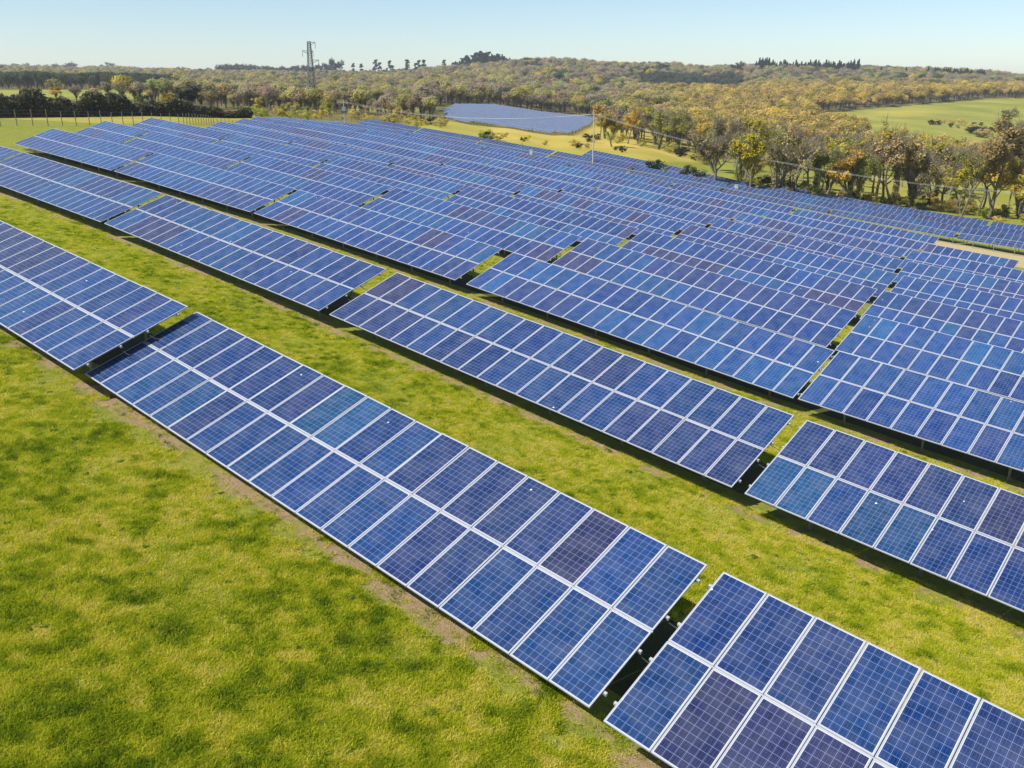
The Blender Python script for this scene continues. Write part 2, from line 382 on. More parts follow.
# tables measured one by one: start along the row, row line, low-edge height, slope in degrees
MEASURED = {(0, -28): (-27.92, 11.289, -8.65, -6.72), (0, -7): (-7.298, 10.97, -10.83, -6.48), (0, -48): (-27.603 - 20.24 * .9954, 10.844, -8.354 + 20.24 * .0960, -5.51),
            (1, -31): (-31.31, 23.64, -9.568, -6.68), (1, -11): (-10.693, 23.44, -11.895, -6.36), (2, -35): (-34.645, 36.03, -10.628, -6.75)}
def table_frame(t0, t1, N, r=None):
    z0, z1 = float(z_low(t0, N)), float(z_low(t1, N))
    sl = math.atan2(z1 - z0, t1 - t0)
    for (rr_, tk), (a, b, c, dg) in MEASURED.items():
        if rr_ == r and abs(tk - t0) < 2.2: t0, N, z0, sl = a, b, c + CAM_Z, R(dg)
    d = Vector((math.cos(sl), 0, math.sin(sl)))
    u = Vector((0, math.cos(TILT), math.sin(TILT))); u = (u - d * u.dot(d)).normalized(); nn = d.cross(u)
    M = Matrix(((d.x, u.x, nn.x, 0), (d.y, u.y, nn.y, 0), (d.z, u.z, nn.z, 0), (0, 0, 0, 1)))
    base = Vector((t0 * EX + N * NX, t0 * EY + N * NY, z0 - CLEAR))
    return base, Matrix.Translation((0, 0, CLEAR)) @ M, sl
POSTS = {}
def local_ground(base, lx, ly):
    x = base.x + lx * EX + ly * NX; y = base.y + lx * EY + ly * NY
    return gz(x, y) - base.z
def make_table(r, k, t0, ncol, label, N=None, detail=2, cable=True):
    N = N0 + PITCH_ROW * r if N is None else N
    L = ncol * MP; base, M, sl = table_frame(t0, t0 + L * .999, N, r)
    top = empty("solar_table", base, AZ)
    tag(top, label, "solar table", "long two-tier solar tables standing in rows across the field")
    for tier in (0, 1):
        cols = batch_walk(ncol, lift=1.06 if r < 2 else 1.38)
        for i in range(ncol):
            Mm = M @ Matrix.Translation((i * MP + (MP - MWID) / 2, tier * (ML + MGAP), random.uniform(-.004, .004))) @ Matrix.Rotation(R(random.gauss(0, .16)), 4, 'X') @ Matrix.Rotation(R(random.gauss(0, .16)), 4, 'Y')
            if detail >= 2:
                o = link("solar_panel", ME_GLASS, top, Mm); link("frame", ME_FRAME, o)
            else: o = link("solar_panel", ME_MOD, top, Mm)
            o.color = (*cols[i], 1)
    # rails under the modules, running a little past both ends
    for yy in (.45, 1.62, 2.62, 3.80):
        b = MB(); b.box((-.07, yy - .03, -.075), (L + .07, yy + .03, -.003)); link("rail", b.mesh("rail", [M_ALU]), top, M)
    b = MB(); b.box((0, ML + .004, -.010), (L, ML + MGAP - .004, .012)); link("joint_strip", b.mesh("joint_strip", [M_ALU]), top, M)
    nf = max(2, round(L / 3.4)); 
    sup = MB()
    for q in range(nf):
        lx = 1.7 + (L - 3.4) * q / (nf - 1)
        raf = MB(); raf.box((lx - .035, .25, -.17), (lx + .035, 4.0, -.077))
        legs = []
        for yy in (1.25, 3.35):
            pt = M @ Vector((lx, yy, -.12)); g0 = local_ground(base, pt.x, pt.y)
            p = MB(); p.box((pt.x - .045, pt.y - .03, g0 - .25), (pt.x + .045, pt.y + .03, pt.z)); legs.append(p)
        if detail >= 1:
            link("rafter", raf.mesh("rafter", [M_GALV]), top, M)
            for p in legs: link("post", p.mesh("post", [M_GALV]), top)
        else:
            pass
    if cable and detail >= 1:
        for yy, sag in ((1.62, .16), (2.62, .12)):
            pts = [M @ Vector((L - .15 + .9 * s_, yy, -.09 - sag * math.sin(math.pi * s_))) for s_ in np.linspace(0, 1, 9)]
            cb = MB(); cb.tube(pts, .013, 5); link("cable", cb.mesh("cable", [M_CABLE]), top)
    return top
# rows of the near block: first table boundary, and how many tables either way
BOUND = [-7.5, -11.0, -14.5, -17.6, -20.6, -23.0, -26.4, -29.8, -31.6, -33.3]
START = [-91, -94.5, -97.8, -111.2, -123.7, -125.7, -138.3, -154.0, -167.0, -178.3]
END = [34, 30.5, 27, 24, 21, 18.5, 15, 12, -21.3, -33.3]
HL = 20.24 * .9935
near_word = ["nearest row", "second row back", "third row back", "fourth row back", "fifth row back", "sixth row back", "seventh row back", "eighth row back", "ninth row back", "tenth row back"]
N_TABLES = 0
for r in range(10):
    segs = []
    b = BOUND[r]
    t1 = b - .235
    while t1 > START[r] + 2:
        t0 = max(t1 - HL, START[r]); nc = max(3, round((t1 - t0) / MP)); segs.append((t1 - nc * MP * .9935, nc)); t1 = t0 - .5
    t0 = b + .235
    while t0 < END[r] - 2:
        nc = min(20, round((END[r] - t0) / MP)); segs.append((t0, nc)); t0 += nc * MP * .9935 + .5
    segs.sort()
    vis = []
    for t0, nc in segs:
        N = N0 + PITCH_ROW * r; tm = [t0, t0 + nc * MP]
        ok = False
        for tt in np.linspace(t0, t0 + nc * MP, 6):
            for hh in (0, 1):
                x = tt * EX + (N + hh * 4) * NX; y = tt * EY + (N + hh * 4) * NY
                if y > 3:
                    a, b_ = pix(x, y, float(z_low(tt, N)) + hh * 1.35)
                    if -20 < a < 1044 and b_ < 790: ok = True
        vis.append(ok)
    nv = sum(vis); seen = 0
    for (t0, nc), ok in zip(segs, vis):
        if not ok: continue
        seen += 1
        N = N0 + PITCH_ROW * r
        pos = "leftmost" if seen == 1 else ("rightmost" if seen == nv else ORD[seen - 1] + " from the left")
        look = "blue two-tier solar table" if nc >= 18 else "short blue two-tier solar table"
        extra = {0: " beside the open grass", 1: "", 2: "", 9: " by the track"}.get(r, "")
        make_table(r, seen, t0, nc, f"{look}, {pos} in the {near_word[r]}{extra}", detail=2 if r <= 1 else (1 if r <= 4 else 0))
        N_TABLES += 1

def far_table(name, t0, ncol, N, label, group, tiers=2, zoff=0.0, cat="solar table", tint=1.0):
    L = ncol * MP
    x0, y0 = t0 * EX + N * NX, t0 * EY + N * NY; x1, y1 = (t0 + L) * EX + N * NX, (t0 + L) * EY + N * NY
    z0, z1 = gz(x0, y0), gz(x1, y1); sl = math.atan2(z1 - z0, L)
    d = Vector((math.cos(sl), 0, math.sin(sl))); u = Vector((0, math.cos(TILT), math.sin(TILT))); u = (u - d * u.dot(d)).normalized(); nn = d.cross(u)
    M = Matrix(((d.x, u.x, nn.x, 0), (d.y, u.y, nn.y, 0), (d.z, u.z, nn.z, CLEAR), (0, 0, 0, 1)))
    top = empty(name, (x0, y0, z0), AZ); tag(top, label, cat, group)
    b = MB(); cols = []
    for tier in range(tiers):
        cw = batch_walk(ncol)
        for i in range(ncol):
            ox, oy = i * MP + .03, tier * (ML + MGAP) + .03
            b.face([(ox, oy, .034), (ox + MP - .06, oy, .034), (ox + MP - .06, oy + ML - .06, .034), (ox, oy + ML - .06, .034)], 0, [(0, 0), (1, 0), (1, 1), (0, 1)])
            cc_ = cw[i] if tint == 1.0 else tuple(cw[i][q] * .5 + (.07, .085, .115)[q] for q in range(3)); cols += [(*cc_, random.random())] * 4  # far-slope modules paled: sky reflection painted into their colour
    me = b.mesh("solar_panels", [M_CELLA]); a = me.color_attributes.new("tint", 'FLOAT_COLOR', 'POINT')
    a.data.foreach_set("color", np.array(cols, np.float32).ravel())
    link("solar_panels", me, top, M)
    f = MB(); f.box((0, 0, -.01), (L, 2 * ML + MGAP if tiers == 2 else tiers * (ML + MGAP), .030)); link("frame", f.mesh("frame", [M_ALU]), top, M)
    s_ = MB(); nf = max(2, round(L / 3.4))
    for q in range(nf):
        lx = .8 + (L - 1.6) * q / (nf - 1)
        for yy in (1.25, 3.35):
            pt = M @ Vector((lx, yy, -.02)); s_.box((pt.x - .045, pt.y - .03, pt.z - 2.6), (pt.x + .045, pt.y + .03, pt.z))
    link("support_frame", s_.mesh("support_frame", [M_GALV]), top)
    return top
rown = 0
for ri, (rr_, ts, te) in enumerate(((11.2, -182, 14), (12.2, -120, 14), (13.2, -80, 14))):
    N = N0 + PITCH_ROW * rr_; segs = []; t0 = ts
    while t0 < te: segs.append(t0); t0 += 20.71
    for i, t0 in enumerate(segs):
        pos = "leftmost" if i == 0 else ("rightmost" if i == len(segs) - 1 else ORD[i] + " from the left")
        far_table("solar_table", t0, 20, N, f"solar table beyond the track, {pos} in the {['front', 'middle', 'back'][ri]} row there", "solar tables of the block beyond the sandy track")

# the second solar field on the far slope
def ground_hit(px, py):
    v = (384 - py) / F_PX; u = (px - 512) / F_PX
    d = np.array([u, cP + v * sP, -sP + v * cP]); lo = 200.
    prev = None
    for Yk in np.arange(220, 1600, 4.0):
        k = Yk / d[1]; z = d[2] * k + CAM_Z
        if z <= gz(d[0] * k, Yk): return d[0] * k, Yk
    return d[0] * 1600 / d[1], 1600
poly = [ground_hit(*p) for p in ((446, 122), (443, 112), (450, 107.5), (492, 107.3), (594, 120.5), (588, 128), (570, 136), (520, 131), (480, 126))]
def clip_row(N):
    ts = []
    P = [tn(*p) for p in poly]
    for (ta, na), (tb, nb) in zip(P, P[1:] + P[:1]):
        if (na - N) * (nb - N) < 0: ts.append(ta + (tb - ta) * (N - na) / (nb - na))
    return (min(ts), max(ts)) if len(ts) >= 2 else None
Ns = [tn(*p)[1] for p in poly]; N = min(Ns) + 4; k = 0; k_row = 0
while N < max(Ns) - 3:
    c = clip_row(N)
    if c and c[1] - c[0] > 12:
        L = c[1] - c[0]; m_ = max(1, math.ceil(L / 45)); w_ = L / m_
        for j in range(m_):
            row_w = "front" if k_row == 0 else ORDL[min(k_row,24)] + " back"
            far_table("solar_table", c[0] + j * w_, max(4, int((w_ - .6) / MP)), N, f"distant table, {ORD[j]} from the left in the {row_w} row on the far slope", "solar tables on the far slope in front of the wood", tint=1.3)
            k += 1
        k_row += 1
    N += 8.2
print("far tables", k, "near tables", N_TABLES)

# ------------------------------------------------------------------ vegetation
def foliage_mat(name, mode, transl=.5, k0=.72, k1=1.35, twc=(.25, .22, .165)):
    m, t, p = new_mat(name); g = G(t)
    if mode == 'obj': s = g.n("ShaderNodeObjectInfo").outputs["Color"]
    else: s = g.n("ShaderNodeAttribute", attribute_name="tint", attribute_type='INSTANCER').outputs["Color"]
    geo = g.n("ShaderNodeNewGeometry"); k = g.rng(geo.outputs["Random Per Island"], 0, 1, k0, k1)
    cc = g.n("ShaderNodeCombineColor"); [t.links.new(k, cc.inputs[i]) for i in range(3)]
    c = g.mix(1.0, s, cc.outputs[0], 'MULTIPLY')
    at = g.n("ShaderNodeAttribute", attribute_name="twig")
    c = g.mix(at.outputs["Fac"], c, rgb(*twc))
    df = g.n("ShaderNodeBsdfDiffuse"); tr = g.n("ShaderNodeBsdfTranslucent"); mx = g.n("ShaderNodeMixShader"); mx.inputs[0].default_value = transl
    t.links.new(c, df.inputs[0]); t.links.new(c, tr.inputs[0]); t.links.new(df.outputs[0], mx.inputs[1]); t.links.new(tr.outputs[0], mx.inputs[2])
    t.links.new(mx.outputs[0], t.nodes["Material Output"].inputs[0]); t.nodes.remove(p)
    return m
M_LEAF = foliage_mat("foliage", 'obj'); M_LEAFI = foliage_mat("woodland foliage", 'inst', .5, .88, 1.14)
M_BARK = simple("bark", (.15, .13, .10), .9, 0, .3, 3)
def rvec(g_, n): v = g_.normal(size=(n, 3)); return v / np.linalg.norm(v, axis=1, keepdims=True)
def leaf_quads(g_, C, size, elong=1.0, cen=None):
    n = len(C); a = rvec(g_, n); nn_ = rvec(g_, n)
    if cen is not None:
        o_ = C - cen; o_ /= np.linalg.norm(o_, axis=1, keepdims=True) + 1e-9; nn_ = o_ + nn_ * .55; nn_ /= np.linalg.norm(nn_, axis=1, keepdims=True); a = np.cross(nn_, a); a /= np.linalg.norm(a, axis=1, keepdims=True) + 1e-9
    b = np.cross(a, nn_); b /= np.linalg.norm(b, axis=1, keepdims=True) + 1e-9
    s = size * g_.uniform(.6, 1.3, (n, 1)); a = a * s * elong; b = b * s / elong
    return np.stack([C - a - b * .6, C + a * .3 - b, C + a + b * .5, C - a * .4 + b], 1).reshape(-1, 3)
def twig_quads(g_, A, B, wd):
    n = len(A); d = B - A; s = np.cross(d, rvec(g_, n)); s /= np.linalg.norm(s, axis=1, keepdims=True) + 1e-9
    w1 = s * wd; w2 = s * wd * .25
    return np.stack([A - w1, A + w1, B + w2, B - w2], 1).reshape(-1, 3)
def limb_tree(g_, H, spread, levels=3, first=.3):
    """a trunk with limbs; returns branches [(pts, r0, r1)] and tip points"""
    out = []; tips = []
    def grow(p, d, L, r, lv):
        pts = [p]; q = p.copy(); dd = d.copy()
        for _ in range(4):
            dd = dd + g_.normal(size=3) * .13 + np.array([0, 0, .06]); dd /= np.linalg.norm(dd); q = q + dd * L / 4; pts.append(q.copy())
        out.append((pts, r, r * .45))
        if lv == 0: tips.append(pts[-1]); tips.append(pts[2]); return
        for k in range(g_.integers(3, 5)):
            j = g_.integers(2, 5); a = g_.uniform(0, 2 * math.pi); el = g_.uniform(.25, .95)
            nd = np.array([math.cos(a) * math.cos(el), math.sin(a) * math.cos(el), math.sin(el)]) * 1.0 + dd * .45; nd /= np.linalg.norm(nd)
            nd[:2] *= spread; nd /= np.linalg.norm(nd)
            grow(pts[j], nd, L * g_.uniform(.55, .75), r * .5, lv - 1)
    grow(np.zeros(3) - np.array([0, 0, .3]), np.array([g_.normal() * .06, g_.normal() * .06, 1.]), H * .46, H * .018 + .08, levels)
    return out, np.array(tips)
def tree_mesh(seed, kind, H=10.0, nleaf=1500, leaf=.28, twigs=900):
    g_ = np.random.default_rng(seed)
    if kind in ('broad', 'bare', 'ivy'):
        br, tips = limb_tree(g_, H, 1.15 if kind != 'ivy' else .7)
        mx = tips[:, 2].max(); sc = H * .96 / mx
        br = [([q * sc for q in pts], a, b) for pts, a, b in br]; tips = tips * sc
    if kind == 'bush':
        tips = rvec(g_, 26) * np.array([.45, .45, .38]) * H * g_.uniform(.5, 1, (26, 1)) + np.array([0, 0, .42 * H]); br = []
        tips[:, 2] = np.abs(tips[:, 2])
    trunk = MB()
    if kind in ('broad', 'bare', 'ivy'):
        for pts, a, b in br[:26 if kind != 'bare' else 60]:
            trunk.tube(pts, list(np.linspace(a, b, len(pts))), 5, cap=False)
    elif kind == 'bush': trunk.tube([(0, 0, -.2), (0, 0, H * .4)], [.1, .05], 5)
    elif kind == 'conifer': trunk.tube([(0, 0, -.3), (0, 0, H * .97)], [H * .018 + .06, .02], 6)
    elif kind == 'pine': trunk.tube([(0, 0, -.3), (H * .02, 0, H * .5), (0, H * .01, H * .93)], [H * .014 + .05, H * .01 + .03, .03], 6)
    Q = []; tw = []
    if kind in ('broad', 'bare', 'ivy', 'bush'):
        k = g_.integers(0, len(tips), nleaf)
        keep = g_.random(len(tips)) < .8; k = k[keep[k]]
        rad = H * .075 if kind != 'bush' else H * .16
        off = rvec(g_, len(k)) * (g_.random((len(k), 1)) ** .45) * rad * g_.uniform(.6, 1.3, len(tips))[k][:, None]
        C = tips[k] + off * np.array([1, 1, .75]); C[:, 2] = np.maximum(C[:, 2], .1)
        cn = tips[k] * .55 + np.array([0, 0, H * .5]) * .45 - np.array([0, 0, H * .05]); Q.append(leaf_quads(g_, C, leaf, cen=cn)); tw.append(np.zeros(len(C) * 4))
        k = g_.integers(0, len(tips), twigs); A = tips[k] + rvec(g_, twigs) * .15
        out = tips[k] - np.array([0, 0, H * .45]); out /= np.linalg.norm(out, axis=1, keepdims=True) + 1e-9
        B = A + (out * .8 + rvec(g_, twigs) * .9) * H * .085
        if twigs: Q.append(twig_quads(g_, A, B, .035)); tw.append(np.ones(twigs * 4))
        if kind == 'ivy':
            n = 420; z = g_.uniform(.2, H * .55, n); a = g_.uniform(0, 6.28, n); r_ = g_.uniform(.1, .55, n) * (1.1 - z / H)
            C = np.stack([np.cos(a) * r_, np.sin(a) * r_, z], 1); Q.append(leaf_quads(g_, C, .2)); tw.append(np.full(n * 4, .45))
    elif kind == 'conifer':
        n = nleaf; z = H * (1 - g_.random(n) ** .62 * .93); lay = .5 + .5 * np.abs(np.sin(z * 2.4 + 1)); R_ = (H - z) * .24 * lay + .12
        a = g_.uniform(0, 6.28, n); r_ = R_ * g_.random(n) ** .4
        C = np.stack([np.cos(a) * r_, np.sin(a) * r_, z - r_ * .25], 1); Q.append(leaf_quads(g_, C, leaf, 1.25)); tw.append(np.zeros(n * 4))
    elif kind == 'pine':
        m = 22; cz = H * g_.uniform(.38, .98, m); ca = g_.uniform(0, 6.28, m); cr = H * g_.uniform(.03, .17, m) * (1.25 - cz / H + .2)
        cc = np.stack([np.cos(ca) * cr, np.sin(ca) * cr, cz], 1); k = g_.integers(0, m, nleaf)
        C = cc[k] + rvec(g_, nleaf) * g_.random((nleaf, 1)) ** .5 * H * .062 * np.array([1.2, 1.2, .5]); Q.append(leaf_quads(g_, C, leaf, 1.2)); tw.append(np.zeros(nleaf * 4))
    V = np.vstack(Q); me = quads_mesh("crown", V, [M_LEAF])
    a = me.attributes.new("twig", 'FLOAT', 'POINT'); a.data.foreach_set("value", np.concatenate(tw).astype(np.float32))
    return trunk.mesh("trunk", [M_BARK], True), me
T_H = 10.0
VAR = {'broad': [tree_mesh(s, 'broad', nleaf=5200, leaf=.125) for s in (1, 2, 3, 4)],
       'bare': [tree_mesh(s, 'bare', nleaf=2400, twigs=2300, leaf=.10) for s in (11, 12, 13)],
       'ivy': [tree_mesh(s, 'ivy', nleaf=3400, twigs=1100, leaf=.12) for s in (21, 22)],
       'bush': [tree_mesh(s, 'bush', nleaf=1800, twigs=160, leaf=.24) for s in (31, 32, 33)],
       'conifer': [tree_mesh(s, 'conifer', nleaf=1300, leaf=.24) for s in (41, 42, 43)],
       'pine': [tree_mesh(s, 'pine', nleaf=1000, leaf=.26) for s in (51, 52, 53)]}
C_YEL = (.52, .44, .035); C_OLV = (.40, .39, .08); C_ORG = (.58, .41, .065); C_TAN = (.54, .43, .14); C_GRN = (.12, .17, .035)
C_DK = (.022, .042, .022); C_BRN = (.46, .37, .15); C_LIME = (.31, .36, .045); C_CON = (.018, .038, .024); C_PINE = (.026, .05, .035)
def tree(name, kind, px, Y, H, col, label, cat="tree", group=None, wide=1.0, X=None, v=None):
    if X is None: x, y = at_depth(px, Y)
    else: x, y = X
    tr, cr = random.choice(VAR[kind]) if v is None else VAR[kind][v]
    s = H / T_H
    o = empty(name, (x, y, gz(x, y) - .1), random.uniform(0, 6.28)); o.scale = (s * wide, s * wide, s)
    tag(o, label, cat, group)
    link("trunk", tr, o); c = link("crown", cr, o)
    j = random.uniform(.82, 1.2); c.color = (*[min(1, q * j * random.uniform(.93, 1.07)) for q in col], 1)
    return o
# hand-placed trees that stand out
tree("oak_tree", 'broad', 637, 300, 12.5, C_YEL, "bright golden yellow round tree above the yellow meadow", wide=1.1, v=0)
tree("oak_tree", 'broad', 612, 262, 10, (.27,.225,.02), "yellow tree over dark ivy right behind the tall wooden pole", wide=1.1, v=1)
tree("bare_tree", 'bare', 713, 178, 14, C_BRN, "bare grey tree with a thick dark trunk at the field edge", wide=1.0, v=0)
tree("evergreen_bush", 'bush', 656, 186, 5.0, (.022,.045,.02), "dark green round bush at the edge of the yellow meadow", "bush", v=0)
tree("evergreen_bush", 'bush', 691, 180, 5.6, (.07,.085,.03), "grey green bush between the dark bush and the bare tree", "bush", v=1)
tree("oak_tree", 'broad', 931, 215, 16.5, C_YEL, "tall tree with a bright yellow crown against the green hill field", v=2, wide=.95)
tree("ivy_tree", 'ivy', 960, 178, 13.5, C_OLV, "slender ivy-clad tree left of the big russet trees", v=0, wide=.7)
tree("russet_tree", 'broad', 988, 186, 21, (.36,.26,.10), "big russet brown tree near the right edge", v=3, wide=1.0)
tree("russet_tree", 'broad', 1030, 192, 20, (.35,.25,.10), "large russet tree cut by the right edge of the photo", v=0, wide=1.1)
tree("alder_tree", 'ivy', 857, 185, 14, C_OLV, "ivy-clad tree with a dark trunk left of the twin ivy trunks", v=1, wide=.9)
tree("alder_tree", 'ivy', 893, 188, 15.5, C_BRN, "dark leaning ivy trunk, left of the pair before the green hill", v=0)
tree("alder_tree", 'ivy', 913, 190, 15.5, C_BRN, "dark ivy trunk, right of the pair before the green hill", v=1)
tree("oak_tree", 'broad', 876, 200, 18, C_ORG, "tall orange-leaved tree behind the ivy-clad tree", v=1, wide=.9)
tree("holm_oak", 'broad', 187, 265, 8.6, C_DK, "dark evergreen tree standing above the hedge on the left", wide=1.5, v=1)
tree("holm_oak", 'broad', 196, 262, 7.4, (.03,.045,.028), "lower dark evergreen crown at the right of the dark tree", wide=1.5, v=2)
tree("orange_tree", 'broad', 60, 330, 6.2, C_ORG, "small orange brown tree in front of the left green field", wide=1.6, v=0)
tree("yellow_bush", 'bush', 171, 260, 7.0, (.27,.20,.03), "yellow rounded bush left of the dark evergreen tree", "bush", wide=1.2, v=2)
tree("dark_tree", 'bush', 146, 280, 5.5, (.05,.065,.03), "small dark bush on the edge of the left green field", "bush", v=0)
# belt of trees beyond the field on the right
KINDS = [('broad', C_YEL, 'golden'), ('broad', C_ORG, 'orange'), ('broad', C_OLV, 'olive'), ('bare', C_TAN, 'bare'), ('bare', C_BRN, 'bare'), ('ivy', C_OLV, 'ivy'), ('broad', C_TAN, 'tan'), ('broad', C_LIME, 'lime')]
LAB = {'golden': "golden budding tree in the wood beyond the field", 'orange': "orange budding tree in the wood beyond the field", 'olive': "olive green tree in the wood beyond the field",
       'bare': "bare grey-brown tree in the wood beyond the field", 'ivy': "ivy-covered tree in the wood beyond the field", 'tan': "pale tan budding tree in the wood beyond the field", 'lime': "lime green tree in the wood beyond the field"}
NAME = {'golden': 'oak_tree', 'orange': 'orange_tree', 'olive': 'olive_green_tree', 'bare': 'bare_tree', 'ivy': 'ivy_tree', 'tan': 'budding_tree', 'lime': 'lime_green_tree'}
placed = []
LATE = []                                 # trees whose labels are settled once all stand
def place_words(items, zone_of, tail):
    """items: (px, depth, object, look). Give every one its place among those like it."""
    gr = {}
    for px, Y, o, look in items: gr.setdefault((look, zone_of(px, Y)), []).append((px, o))
    for (look, zn), L in gr.items():
        L.sort(key=lambda e: e[0])
        for i, (px, o) in enumerate(L):
            if len(L) == 1: o["label"] = f"{look} {tail} {zn}"
            else:
                tail = tail.strip(); pos = "leftmost" if i == 0 else ("rightmost" if i == len(L) - 1 else ORDL[min(i, 48)] + " from left")
                o["label"] = f"{look} {tail} {zn}".strip() + ", " + pos
def wood_zone(px, Y):
    a = "above the meadow" if px < 705 else ("behind the far solar block" if px < 850 else ("below the green hill" if px < 945 else "by the russet trees"))
    if px < 450: a = "behind the hedge" if px < 250 else "right of the pylon"
    return ("in front " if Y < 235 else "halfway back " if Y < 330 else "deep ") + a
def belt(n, x0, x1, Y0, Y1, H0, H1, wts, mind=5.0, ybase=None):
    c = 0; tries = 0
    while c < n and tries < n * 30:
        tries += 1
        px = random.uniform(x0, x1); Y = random.uniform(Y0, Y1); x, y = at_depth(px, Y)
        if ybase and not ybase(px, Y, x, y): continue
        if any((x - a) ** 2 + (y - b) ** 2 < mind ** 2 for a, b in placed): continue
        placed.append((x, y)); k = random.choices(range(len(KINDS)), wts)[0]; kd, co, lb = KINDS[k]
        o = tree(NAME[lb], kd, px, Y, random.uniform(H0, H1), co, LAB[lb], "tree", lb + " trees of the wood beyond the field", wide=random.uniform(.8, 1.15)); c += 1
        LATE.append((px, Y, o, LAB[lb].split(" in the wood")[0]))
def edge(off):   # minimum depth beyond the last solar row
    return lambda px, Y, x, y: Y > np.interp(px, [600, 728, 820, 900, 1024], [215, 172, 172, 176, 172]) + off
belt(42, 735, 850, 172, 215, 10, 15, [3, 2, 3, 3, 2, 4, 3, 1], 5.5, edge(2))
belt(28, 845, 1060, 184, 225, 10, 16, [1, 1, 2, 2, 3, 4, 2, 1], 8, edge(8))
belt(60, 600, 1080, 215, 330, 9, 14, [4, 4, 3, 2, 2, 2, 3, 1], 7, lambda px, Y, x, y: (px > 700 or Y > 285) and (px < 900 or Y > 235))
belt(50, 590, 1090, 330, 480, 9, 13, [5, 4, 4, 2, 2, 0, 3, 2], 8, lambda px, Y, x, y: px < 865 or Y < 350)
belt(20, 255, 445, 245, 330, 3.0, 5.5, [4, 2, 5, 2, 1, 0, 2, 3], 6)
# low scrub along the edge of the field
SC = [(C_LIME, 'lime green'), (C_YEL, 'yellow'), (C_OLV, 'olive'), (C_TAN, 'pale brown'), (C_DK, 'dark green')]
def scrub(n, x0, x1, Y0, Y1, H0, H1, wts, where, cond=None):
    c = 0; L_ = []
    while c < n:
        px = random.uniform(x0, x1); Y = random.uniform(Y0, Y1)
        if cond and not cond(px, Y): continue
        k = random.choices(range(5), wts)[0]
        o = tree("bush", 'bush', px, Y, random.uniform(H0, H1), SC[k][0], f"{SC[k][1]} bush {where}", "bush", f"{SC[k][1]} bushes {where}", wide=random.uniform(.9, 1.7)); c += 1
        L_.append((px, Y, o, f"{SC[k][1]} bush"))
    place_words(L_, lambda px, Y: "", where)
scrub(46, 250, 450, 238, 300, 1.8, 4.0, [3, 3, 4, 3, 1], "in the scrub behind the last solar rows")
scrub(16, 430, 640, 222, 240, 1.5, 2.6, [1, 1, 2, 3, 4], "along the near edge of the yellow meadow", lambda px, Y: Y > np.interp(px, [430, 640], [222, 208]))
scrub(95, 735, 1060, 172, 215, 1.6, 4.2, [2, 1, 5, 4, 3], "under the trees beyond the solar field", lambda px, Y: px < 860 or random.random() < .45)
scrub(16, 590, 720, 262, 300, 2.5, 5.0, [1, 1, 3, 3, 5], "at the foot of the wood above the meadow")
# hedge on the left
def hedge():
    pts = [at_depth(px, Y) for px, Y in ((-70, 186), (0, 196), (60, 204), (120, 214), (180, 228), (250, 246))]
    Q = []; g_ = np.random.default_rng(5); n = 30000
    seg = g_.random(n) * (len(pts) - 1); i = seg.astype(int); f = seg - i; P = np.array(pts)
    c = P[i] * (1 - f[:, None]) + P[i + 1] * f[:, None]
    hh = 4.2 + 1.0 * np.sin(seg * 5.1) + .7 * np.sin(seg * 13) + .4 * np.sin(seg * 31)
    hh *= np.interp(seg, [0, 3, 5], [1.15, 1.0, .5])
    u = g_.uniform(-1, 1, n); z = g_.random(n) ** .8 * hh * np.sqrt(np.maximum(0, 1 - u * u * .6))
    X = c[:, 0] + g_.normal(size=n) * .3; Y = c[:, 1] + u * 2.6; Z = ground(X, Y) + z
    me = quads_mesh("hedge", leaf_quads(g_, np.stack([X, Y, Z], 1), .3), [M_LEAF])
    a = me.attributes.new("twig", 'FLOAT', 'POINT'); a.data.foreach_set("value", np.repeat((g_.random(n) < .25 + .4 * (z / hh) ** 3) * (z / hh) * .8, 4).astype(np.float32))
    o = link("hedge", me); o.color = (.052, .060, .020, 1); tag(o, "long dark unclipped hedge behind the fence on the left", "hedge")
hedge()
belt(11, -60, 175, 240, 330, 2.6, 4.2, [1, 2, 6, 3, 4, 0, 3, 1], 6)
scrub(16, 965, 1000, 560, 640, 4.0, 7.5, [0, 0, 2, 4, 4], "on the bank crossing the green hill field")
scrub(12, 930, 965, 640, 690, 3.0, 5.5, [0, 0, 2, 3, 4], "in the hollow of the green hill field")
tree("oak_tree", 'broad', 1001, 640, 15, C_OLV, "olive green field tree standing alone on the green hill field", wide=1.5, v=2)
place_words(LATE, wood_zone, "standing")
# skyline trees
SKYN = {}
def sky_done():
    for lab, L in SKYN.items():
        L.sort(key=lambda e: e[0])
        for i, (px, o) in enumerate(L): o["label"] = f"{lab}, " + ("leftmost" if i == 0 else "rightmost" if i == len(L) - 1 else (ORD + ["fourteenth", "fifteenth", "sixteenth", "seventeenth", "eighteenth"])[i] + " from the left")
def sky_tree(px, Y, H, kind, col, label, group, wide=1.0, name=None):
    H = H * 1.15
    o = tree(name or {'conifer': 'conifer', 'pine': 'pine_tree', 'broad': 'round_tree', 'bush': 'round_tree'}[kind], kind, px, Y, H, col, label, "tree", group, wide)
    if group and ("thin open pines" in group or "scattered" in group or "single" in group or "among" in group): SKYN.setdefault(label, []).append((px, o))
for i in range(26): sky_tree(220 + i * 2.2 + random.uniform(-.6, .6), 2000 + random.uniform(-20, 20), 19 + 4 * math.sin(math.pi * i / 25), 'broad', C_CON, "dark tree in the left clump on the skyline left of the pylon", "dark trees in the skyline clump left of the pylon", 1.1)
for i in range(30): sky_tree(280 + i * 1.9 + random.uniform(-.6, .6), 1900 + random.uniform(-20, 20), 17 + 2 * math.sin(i), 'broad', C_CON, "dark tree in the skyline clump behind the pylon", "dark trees in the skyline clump behind the pylon", 1.1)
